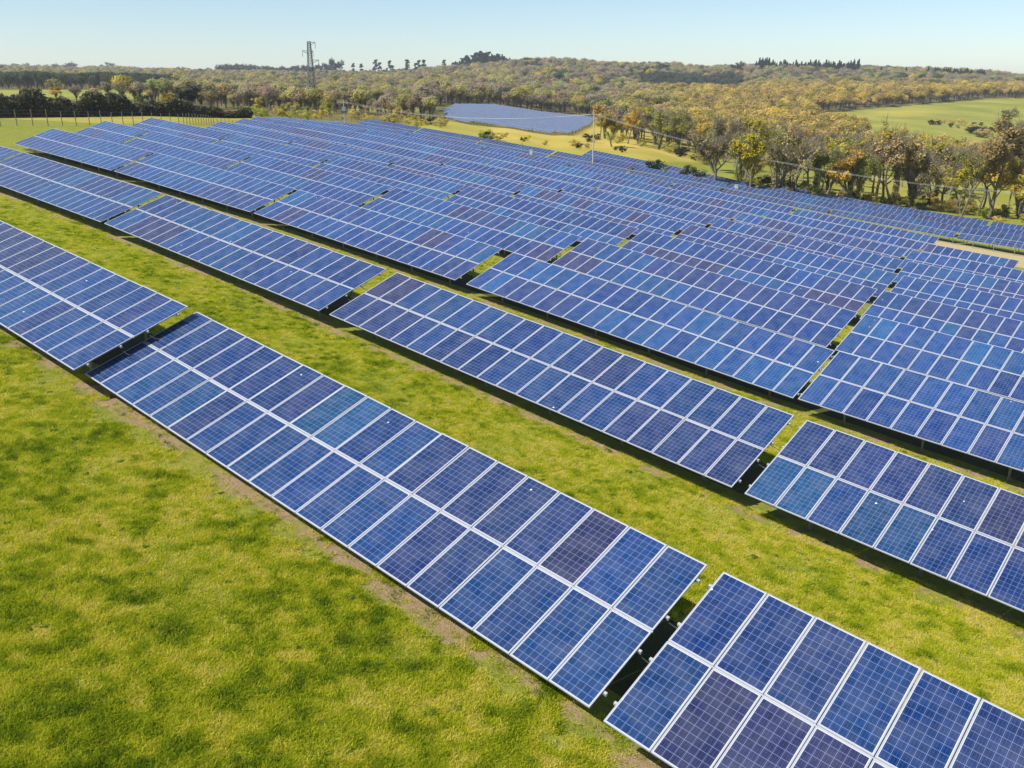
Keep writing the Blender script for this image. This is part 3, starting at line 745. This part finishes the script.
for px, H in ((328, 21), (336, 30), (341, 27)): sky_tree(px, 1890, H, 'broad', C_CON, {328: "small dark pointed tree just right of the pylon on the skyline", 336: "tallest dark tree right of the pylon on the skyline", 341: "dark tree at the right end of the clump by the pylon"}[px], None, 1.0)
for px, H in ((354, 22), (362, 22), (376, 30), (380, 26), (387, 18), (391, 30), (394, 22), (408, 32), (416, 26), (420, 30), (425, 30), (444, 26)):
    sky_tree(px, 1800, H, 'pine', C_PINE, "thin open pine standing alone on the middle skyline", "thin open pines spaced along the middle skyline", 1.0)
for px, H, wd in ((398, 17, 2.0), (404, 13, 2.0), (438, 14, 1.8)): sky_tree(px, 1780, H, 'broad', C_DK, "low dark rounded tree among the thin skyline pines", "low dark rounded trees among the thin skyline pines", wd)
for i in range(42): 
    px = 449 + i * 1.5; sky_tree(px + random.uniform(-.8, .8), 1650 + random.uniform(-40, 40), np.interp(px, [449, 460, 480, 500, 512], [13, 21, 26, 21, 15]) + random.uniform(-3, 3), 'conifer' if i % 3 else 'pine', C_PINE, "dark conifer in the skyline plantation left of the hill top", "conifers of the skyline plantation left of the hill top", 1.3)
for i in range(12): sky_tree(520 + i * 3, 1560, 13 + 3 * math.sin(i * .5), 'broad', (.035, .055, .025), "dark green rounded tree on the hill top", "dark green rounded trees on the hill top", 1.6)
for i in range(52):
    px = 754 + i * 2.03; sky_tree(px + random.uniform(-.7, .7), 1640 + random.uniform(-20, 20), random.uniform(20, 27) - (4 if i % 11 == 0 else 0), 'conifer', C_CON, "spiky dark conifer in the skyline row above the right hand wood", "spiky conifers in the skyline row above the right wood", 1.2)
for i in range(24):
    px = 934 + i * 2.1; sky_tree(px, 1600, random.uniform(15, 20), 'conifer', C_CON, "small dark conifer on the skyline above the green field", "small dark conifers on the skyline above the green field", 1.5)
for px, H, kd in ((660, 22, 'bush'), (690, 18, 'bush'), (738, 22, 'broad'), (650, 16, 'bush'), (597, 15, 'broad'), (978, 18, 'bush'), (880, 18, 'conifer'), (905, 17, 'conifer'), (927, 19, 'conifer')):
    sky_tree(px, 1600, H, kd, (.03, .045, .03), "dark single tree sticking out of the right hand skyline", "dark single trees along the right hand skyline", 1.4)
for px, H, wd in ((2, 14, 1.8), (8, 12, 2), (14, 13, 2), (20, 12, 2), (27, 15, 1.6), (33, 11, 1.6), (40, 14, 1.6), (46, 15, 1.3), (56, 18, 1.6), (62, 10, 1.6), (70, 20, 2.0), (88, 12, 1.2), (93, 11, 1.2), (112, 16, 1.9), (160, 10, 1.2), (178, 11, 1.8), (184, 11, 1.6), (207, 13, 1.0)):
    sky_tree(px, 2300, H * 1.25, 'broad', C_CON, "dark hilltop tree on the left hand skyline", "dark trees scattered on the left hand skyline", wd)

sky_done()
# woodland that reads as one mass: instances on points
def hide_col(name, objs):
    c = bpy.data.collections.new(name)
    for o in objs: c.objects.link(o)
    return c
def scatter(name, pts, rot, scl, idx, tint, coll, mat_label, cat, kindname="stuff"):
    me = bpy.data.meshes.new(name); me.vertices.add(len(pts)); me.vertices.foreach_set("co", np.asarray(pts, np.float32).ravel())
    for nm, ty, arr in (("rot", 'FLOAT_VECTOR', rot), ("scl", 'FLOAT_VECTOR', scl)):
        a = me.attributes.new(nm, ty, 'POINT'); a.data.foreach_set("vector", np.asarray(arr, np.float32).ravel())
    a = me.attributes.new("idx", 'INT', 'POINT'); a.data.foreach_set("value", np.asarray(idx, np.int32))
    a = me.attributes.new("tint", 'FLOAT_COLOR', 'POINT'); a.data.foreach_set("color", np.asarray(tint, np.float32).ravel())
    o = link(name, me); tag(o, mat_label, cat, None, "stuff")
    ng = bpy.data.node_groups.new(name, 'GeometryNodeTree')
    ng.interface.new_socket("Geometry", in_out='INPUT', socket_type='NodeSocketGeometry'); ng.interface.new_socket("Geometry", in_out='OUTPUT', socket_type='NodeSocketGeometry')
    gi, go = ng.nodes.new('NodeGroupInput'), ng.nodes.new('NodeGroupOutput')
    ci = ng.nodes.new('GeometryNodeCollectionInfo'); ci.inputs["Collection"].default_value = coll; ci.inputs["Separate Children"].default_value = True; ci.inputs["Reset Children"].default_value = True
    ip = ng.nodes.new('GeometryNodeInstanceOnPoints'); ip.inputs["Pick Instance"].default_value = True
    def na(nm, dt):
        x = ng.nodes.new('GeometryNodeInputNamedAttribute'); x.data_type = dt; x.inputs[0].default_value = nm
        return [s for s in x.outputs if s.enabled and s.name == "Attribute"][0]
    ng.links.new(gi.outputs[0], ip.inputs["Points"]); ng.links.new(ci.outputs[0], ip.inputs["Instance"])
    ng.links.new(na("idx", 'INT'), ip.inputs["Instance Index"]); ng.links.new(na("scl", 'FLOAT_VECTOR'), ip.inputs["Scale"])
    er = ng.nodes.new('FunctionNodeEulerToRotation'); ng.links.new(na("rot", 'FLOAT_VECTOR'), er.inputs[0]); ng.links.new(er.outputs[0], ip.inputs["Rotation"])
    ng.links.new(ip.outputs[0], go.inputs[0])
    md = o.modifiers.new("scatter", 'NODES'); md.node_group = ng
    return o
def wood_variants():
    out = []
    for s, kind in enumerate(('broad', 'broad', 'bare', 'broad', 'bush')):
        g_ = np.random.default_rng(100 + s); n = 760
        c0 = rvec(g_, 9) * np.array([2.9, 2.9, 1.9]) * g_.uniform(.35, 1, (9, 1)) + np.array([0, 0, 6.6])
        k = g_.integers(0, 9, n); C = c0[k] + rvec(g_, n) * g_.random((n, 1)) ** .4 * 1.9 * np.array([1, 1, .8])
        Q = [leaf_quads(g_, C, .27, cen=c0[k] * .6 + np.array([0, 0, 5.2]) * .4)]; tw = [np.zeros(n * 4)]
        m = 110 if kind != 'bare' else 260; A = np.stack([g_.normal(size=m) * .3, g_.normal(size=m) * .3, g_.uniform(1.5, 6, m)], 1); B = c0[g_.integers(0, 9, m)] + rvec(g_, m) * 1.6
        Q.append(twig_quads(g_, A, B, .09)); tw.append(np.ones(m * 4))
        A = np.array([[0, 0, -.5]] * 4, float); B = np.array([[.2, 0, 6.], [-.3, .2, 6], [.2, -.5, 5], [0, .4, 6]]); Q.append(twig_quads(g_, A, B, .25)); tw.append(np.ones(16))
        me = quads_mesh("wood_crown", np.vstack(Q), [M_LEAFI]); a = me.attributes.new("twig", 'FLOAT', 'POINT'); a.data.foreach_set("value", np.concatenate(tw).astype(np.float32))
        out.append(bpy.data.objects.new("woodland_%d" % s, me))
    return hide_col("woodland_kinds", out)
WC = wood_variants()
def vnoise(x, y, sc, seed=0):
    g_ = np.random.default_rng(seed); T = g_.random((64, 64)); a = np.asarray(x) / sc; b = np.asarray(y) / sc
    i = np.floor(a).astype(int); j = np.floor(b).astype(int); f = smooth(a - i); h = smooth(b - j)
    t_ = lambda p, q: T[p % 64, q % 64]
    return (t_(i, j) * (1 - f) + t_(i + 1, j) * f) * (1 - h) + (t_(i, j + 1) * (1 - f) + t_(i + 1, j + 1) * f) * h
PAL = np.array([(.42,.41,.13), (.37,.37,.15), (.40,.33,.17), (.33,.30,.20), (.34,.28,.21), (.30,.37,.12), (.52,.46,.08), (.10,.14,.08)])
def woodland():
    P = []
    xs, ys = [], []; Yk = 330.0
    while Yk < 2300:
        stp = float(np.interp(Yk, [330, 700, 1200, 2300], [7.2, 8.8, 11.5, 17])); hw = Yk * .78
        xr = np.arange(-hw, hw, stp); xs.append(xr + rng.uniform(-.42, .42, len(xr)) * stp); ys.append(Yk + rng.uniform(-.45, .45, len(xr)) * stp); Yk += stp * .95
    x = np.concatenate(xs); y = np.concatenate(ys); Y = y; n = len(x); print("woodland points", n)
    z = ground(x, y); qx, qy = pix(x, y, z)
    keep = np.ones(n, bool)
    keep &= ~((qx < 182) & (qy > 89.5) & (qy < 101) & (vnoise(x, y, 30, 3) < .93))              # left green field
    keep &= ~((qx > 345) & (qx < 425) & (qy > 104) & (qy < 112))
    keep &= ~((qx > 436) & (qx < 600) & (qy > 105.5 + np.clip(qx - 492, 0, 200) * .125))            # far solar field and meadow
    keep &= ~((qx > 480) & (qx < 700) & (Y < 300))
    top = 113.5 - (qx - 815) * .085
    keep &= ~(((qx > 812) & (qy > np.maximum(top, 98.5)) & (qy < 152) & (Y > 560) & (Y < 1300)) | ((qx > 862) & (Y > 385) & (Y < 600)))      # green field on the hill
    keep &= ~((qx > 636) & (qx < 742) & (qy > 92) & (qy < 96))
    keep &= ~((Y < 480) & (qx > 590) & (vnoise(x, y, 20, 9) < .45))
    # only the front rows of crowns matter on the flat far away, thin what hides behind
    keep &= rng.random(n) < .9
    x, y, z, qx, qy = x[keep], y[keep], z[keep], qx[keep], qy[keep]; n = len(x)
    tone = vnoise(x, y, 75, 1) * .5 + vnoise(x, y, 24, 2) * .3 + rng.random(n) * .42
    idx = np.zeros(n, int)
    edges = np.quantile(tone, [.16, .32, .45, .60, .74, .83, .89]); pi = np.searchsorted(edges, tone); col = PAL[pi]
    warm = smooth((qx - 600) / 120) * smooth((qy - 88) / 10); col = col * (1 - .48 * warm[:, None]) + np.array([.66, .50, .07]) * .48 * warm[:, None] * (.7 + .6 * rng.random((n, 1)))
    dark = ((qx > 640) & (qx < 740) & (qy > 82) & (qy < 92.5)) | ((qx < 175) & (qy > 86) & (qy < 90)); col = np.where(dark[:, None], np.array([.08, .11, .07]), col)
    col = col * rng.uniform(.74, 1.16, (n, 1)) * np.array([1.03, .95, .95])
    s = rng.uniform(.72, 1.35, n) * np.interp(np.hypot(x, y), [300, 900, 2300], [1.05, 1.3, 1.6]); s = np.where(qx < 420, s * .72, s)
    scl = np.stack([s * rng.uniform(.9, 1.3, n), s * rng.uniform(.9, 1.3, n), s], 1)
    rot = np.stack([np.zeros(n), np.zeros(n), rng.uniform(0, 6.28, n)], 1)
    scatter("woodland", np.stack([x, y, z], 1), rot, scl, rng.integers(0, 5, n), np.c_[col, np.ones(n)], WC, "budding spring woodland covering the hills behind the solar field", "woodland")
woodland()

# ------------------------------------------------------------------ near grass
M_GRASS = foliage_mat("grass blades", 'inst', .5, .75, 1.25)
def grass_variants():
    out = []
    for s in range(5):
        g_ = np.random.default_rng(300 + s); n = 26; V = []
        for _ in range(n):
            a = g_.uniform(0, 6.28); r_ = g_.random() ** .6 * .16; b = np.array([math.cos(a) * r_, math.sin(a) * r_, -.01]); h = g_.uniform(.04, .13); wd = .009
            ln = g_.normal(size=2) * .05; sd_ = np.array([-math.sin(a), math.cos(a), 0]) * wd
            m_ = b + np.array([ln[0] * .4, ln[1] * .4, h * .6]); tp = b + np.array([ln[0], ln[1], h])
            V += [b - sd_, b + sd_, m_ + sd_ * .7, m_ - sd_ * .7, m_ - sd_ * .7, m_ + sd_ * .7, tp + sd_ * .1, tp - sd_ * .1]
        me = quads_mesh("tuft", np.array(V), [M_GRASS]); a = me.attributes.new("twig", 'FLOAT', 'POINT'); a.data.foreach_set("value", np.zeros(len(V), np.float32))
        out.append(bpy.data.objects.new("tuft_%d" % s, me))
    g_ = np.random.default_rng(320)
    for s in range(2):                   # broad-leaved weeds
        V = []
        for k in range(14):
            a = k * 2.4; L = g_.uniform(.08, .2); d = np.array([math.cos(a), math.sin(a), 0]); q = np.array([-d[1], d[0], 0]) * L * .28
            V += [np.zeros(3) + [0, 0, .01], d * L * .5 - q + [0, 0, .07], d * L + [0, 0, .05], d * L * .5 + q + [0, 0, .07]]
        me = quads_mesh("weed", np.array(V, float), [M_GRASS]); a = me.attributes.new("twig", 'FLOAT', 'POINT'); a.data.foreach_set("value", np.zeros(len(V), np.float32))
        out.append(bpy.data.objects.new("weed_%d" % s, me))
    return hide_col("grass_kinds", out)
def near_grass():
    n = 520000
    # density falls with distance, even in the picture
    Y = 7 + 74 * rng.random(n) ** 1.35; x = rng.uniform(-.78, .78, n) * (Y + 2); y = Y
    t, N = tn(x, y); q = (N - N0) % PITCH_ROW
    keep = (q > 5.2) | (q < .85) | (N < N0 - 2)
    dl = np.abs((q + PITCH_ROW / 2) % PITCH_ROW - PITCH_ROW / 2 - .5); row0 = N < N0 + 3
    drip = (dl + 1.7 * (vnoise(x, y, .7, 6) - .5) < np.where(row0, .55, .2)) & (rng.random(n) < .93) & (N > 8); keep &= ~drip
    keep &= (N < 62)
    x, y, N = x[keep], y[keep], N[keep]; n = len(x); z = ground(x, y)
    a = vnoise(x, y, 2.2, 1); b = vnoise(x, y, .7, 2); c = vnoise(x, y, 6.5, 4)
    d_ = vnoise(x + 3, y, .28, 11); m = .15 * a + .18 * b + .11 * c + .38 * d_ + .18 * vnoise(x, y + 5, .13, 15); m = .545 + (m - .5) * 1.35; m = m - .22 * np.clip(vnoise(x, y, .42, 21) - .78, 0, 1) / .22 + rng.normal(size=n) * .11
    m = np.clip(m + np.where(N > 14, .07, -.03 - .09 * smooth((8 - N) / 8)) + .05 * smooth((x - 2) / 14), 0, 1)
    cols = 1.68 * np.array([(.062,.100,.008), (.170,.215,.010), (.27,.290,.014), (.34,.325,.024), (.40,.35,.08)])
    mm = np.interp(m, [.15, .36, .52, .66, .85], [0, 1, 2, 3, 4]); i = np.minimum(mm.astype(int), 3); f = (mm - i)[:, None]
    col = cols[i] * (1 - f) + cols[i + 1] * f
    s = rng.uniform(.5, 1.05, n) * (1.0 - .35 * m); idx = rng.integers(0, 5, n)
    wd = rng.random(n) < .0022; idx = np.where(wd, 5 + rng.integers(0, 2, n), idx); col = np.where(wd[:, None], np.array([.09, .16, .02]), col); s = np.where(wd, s * .95, s)
    scl = np.stack([s * 1.1, s * 1.1, s], 1); rot = np.stack([np.zeros(n), np.zeros(n), rng.uniform(0, 6.28, n)], 1)
    scatter("grass", np.stack([x, y, z], 1), rot, scl, idx, np.c_[col, np.ones(n)], grass_variants(), "rough yellow-green turf with darker tufts between the solar rows", "grass")
near_grass()

# ------------------------------------------------------------------ fences, poles, pylon, wires
def fence(line, step, H, mat, label, rad=.06, mesh_top=None, group=None, wires=5):
    P = [Vector((x, y, 0)) for x, y in line]; x0, y0 = line[0]
    root = empty("fence", (x0, y0, gz(x0, y0))); tag(root, label, "fence", group); b0 = root.location
    pts = []; carry = 0
    for a, b in zip(P, P[1:]):
        L = (b - a).length; s = carry
        while s < L: q = a + (b - a) * (s / L); pts.append(Vector((q.x, q.y, gz(q.x, q.y)))); s += step
        carry = s - L
    for q in pts:
        m = MB(); h = H * random.uniform(.94, 1.06); lean = Vector((random.uniform(-.04, .04), random.uniform(-.04, .04), 0))
        m.tube([q - b0 - Vector((0, 0, .3)), q - b0 + Vector((0, 0, h)) + lean], rad, 6); link("post", m.mesh("post", [mat]), root)
    m = MB()
    for k in range(wires):
        z = H * .94 * (k + .6) / (wires - .4)
        m.tube([q - b0 + Vector((0, 0, z)) for q in pts], .010, 3, cap=False)
    link("wire_mesh", m.mesh("wire_mesh", [M_WIRE]), root)
def from_tn(t, N): return (t * EX + N * NX, t * EY + N * NY)
fence([from_tn(-121, 18), from_tn(-124, 40), from_tn(-136, 62), from_tn(-150, 84), from_tn(-176, 106), from_tn(-196, 128), from_tn(-190, 160)], 2.9, 2.1, M_WOOD, "wooden post and wire fence running behind the left ends of the rows", .06)
fence([from_tn(-150, N0 + PITCH_ROW * 11.2 - 2.2), from_tn(12, N0 + PITCH_ROW * 11.2 - 2.2)], 2.9, 1.9, M_GALV, "pale post and wire fence along the far side of the sandy track", .045)

def pole(px, Y, H, label, arm=1.0, mat=None, box=False, name="utility_pole"):
    x, y = at_depth(px, Y); root = empty(name, (x, y, gz(x, y) - .3)); tag(root, label, "pole")
    m = MB(); m.tube([(0, 0, 0), (0, 0, H)], [.15, .10], 8); link("shaft", m.mesh("shaft", [mat or M_WOOD]), root)
    if arm:
        m = MB(); m.box((-arm, -.06, H - .75), (arm, .06, H - .63)); link("crossarm", m.mesh("crossarm", [M_WOOD]), root)
        for sx in (-arm * .9, 0, arm * .9):
            m = MB(); m.tube([(sx, 0, H - .63 + .01), (sx, 0, H - .4)], [.06, .04], 6); link("insulator", m.mesh("insulator", [M_WHITE]), root)
    if box:
        m = MB(); m.box((-.45, -.5, H - 2.6), (.45, -.11, H - 1.6)); link("transformer", m.mesh("transformer", [M_GALV]), root)
    return Vector((x, y, gz(x, y) - .3 + H - .4))
PA = pole(592.5, 186, 12.0, "tall pale wooden pole standing behind the last rows before the meadow", 1.4, simple("pale pole", (.42, .36, .27), .8, 0, .2))
PB = pole(345, 232, 7.0, "pole carrying a grey transformer right of the lattice pylon", .9, simple("grey pole", (.33, .31, .28), .8), True)
ex_, ey_ = at_depth(1150, 150); PC = Vector((ex_, ey_, gz(ex_, ey_) + 8.6))
def wires(a, b, sag, label, n=3, gap=1.2):
    root = empty("power_line", a); tag(root, label, "power line")
    d = (b - a); s_ = Vector((d.y, -d.x, 0)).normalized()
    for k in range(n):
        m = MB(); o = s_ * (k - (n - 1) / 2) * gap
        m.tube([o + d * t_ - Vector((0, 0, sag * 4 * t_ * (1 - t_))) for t_ in np.linspace(0, 1, 33)], .013, 4, cap=False); link("wire", m.mesh("wire", [M_LINE]), root)
wires(PA, PC, 4.0, "overhead wires sagging from the tall pole across the trees to the right")
wires(PB, PA, 2.2, "faint overhead wires between the transformer pole and the tall pole")
for px, Y, H, lb in ((522, 196, 3.4, "thin grey mast behind the last rows, left of the tall pole"), (461, 200, 3.0, "short dark mast behind the last rows, leftmost of the masts")):
    pole(px, Y, H, lb, 0, M_GALV, name="mast")
def cabinet(px, Y, label, H=2.4):
    x, y = at_depth(px, Y); root = empty("inverter_cabinet", (x, y, gz(x, y))); tag(root, label, "cabinet", None)
    m = MB(); m.box((-.28, -.2, .25), (.28, .2, H)); m.box((-.32, -.25, H), (.32, .25, H + .06)); link("casing", m.mesh("casing", [M_WHITE]), root)
    m = MB(); m.box((-.24, -.225, .4), (-.01, -.203, H - .12)); m.box((.01, -.225, .4), (.24, -.203, H - .12)); link("door", m.mesh("door", [M_WHITE]), root)
    m = MB(); m.box((-.32, -.24, -.1), (.32, .24, .247)); link("plinth", m.mesh("plinth", [M_GALV]), root)
cabinet(735.5, 165.5, "white electrical cabinet by the track in front of the far block", 2.5)
cabinet(531, 194, "white electrical cabinet beside the thin grey mast", 2.0)

def pylon(px, Y, H):
    x, y = at_depth(px, Y); root = empty("electricity_pylon", (x, y, gz(x, y)), R(25)); tag(root, "grey steel lattice pylon rising above the skyline on the left", "pylon")
    def half(z): return np.interp(z, [0, H * .62, H], [1.9, .95, .5])
    lv = [0]
    while lv[-1] < H - 1.2: lv.append(min(H, lv[-1] + max(1.5, half(lv[-1]) * 1.7)))
    for sx, sy in ((-1, -1), (1, -1), (1, 1), (-1, 1)):
        m = MB(); m.tube([(sx * half(z), sy * half(z), z) for z in lv], .13, 4); link("leg", m.mesh("leg", [M_PYLON]), root)
    m = MB()
    for a, b in zip(lv, lv[1:]):
        ha, hb = half(a), half(b); ca = [(-ha, -ha), (ha, -ha), (ha, ha), (-ha, ha)]; cb = [(-hb, -hb), (hb, -hb), (hb, hb), (-hb, hb)]
        for k in range(4):
            j = (k + 1) % 4
            m.tube([(*ca[k], a), (*cb[j], b)], .065, 3); m.tube([(*ca[j], a), (*cb[k], b)], .065, 3); m.tube([(*cb[k], b), (*cb[j], b)], .06, 3)
    link("bracing", m.mesh("bracing", [M_PYLON]), root)
    for z, sx, L in ((H - .8, 1, 1.9), (H - 4.0, -1, 2.1), (H - 7.4, 1, 2.6), (H - 4.0, 1, .7)):
        h = half(z); m = MB()
        for sy in (-1, 1): m.tube([(sx * h, sy * h, z), (sx * (h + L), 0, z + .1)], .09, 4); m.tube([(sx * h, sy * h, z - 1.0), (sx * (h + L), 0, z)], .07, 4)
        link("crossarm", m.mesh("crossarm", [M_PYLON]), root)
        m = MB(); m.tube([(sx * (h + L), 0, z - .02), (sx * (h + L), 0, z - 2.2)], .09, 6); link("insulator", m.mesh("insulator", [M_PYLON]), root)
pylon(313.5, 370, 26.5)

# ------------------------------------------------------------------ air
def haze():
    m = MB(); m.box((-5200, -700, -160), (5200, 5600, 118)); me = m.mesh("haze", [])
    mt = bpy.data.materials.new("haze"); mt.use_nodes = True; t = mt.node_tree; t.nodes.clear()
    o_ = t.nodes.new("ShaderNodeOutputMaterial"); v = t.nodes.new("ShaderNodeVolumePrincipled")
    v.inputs["Color"].default_value = (.97, .985, 1, 1); v.inputs["Density"].default_value = HAZE; v.inputs["Anisotropy"].default_value = .3
    t.links.new(v.outputs[0], o_.inputs["Volume"]); me.materials.append(mt)
    o = link("haze", me); tag(o, "pale air between the camera and the far hills", "haze", None, "stuff")
HAZE = .00013
haze()
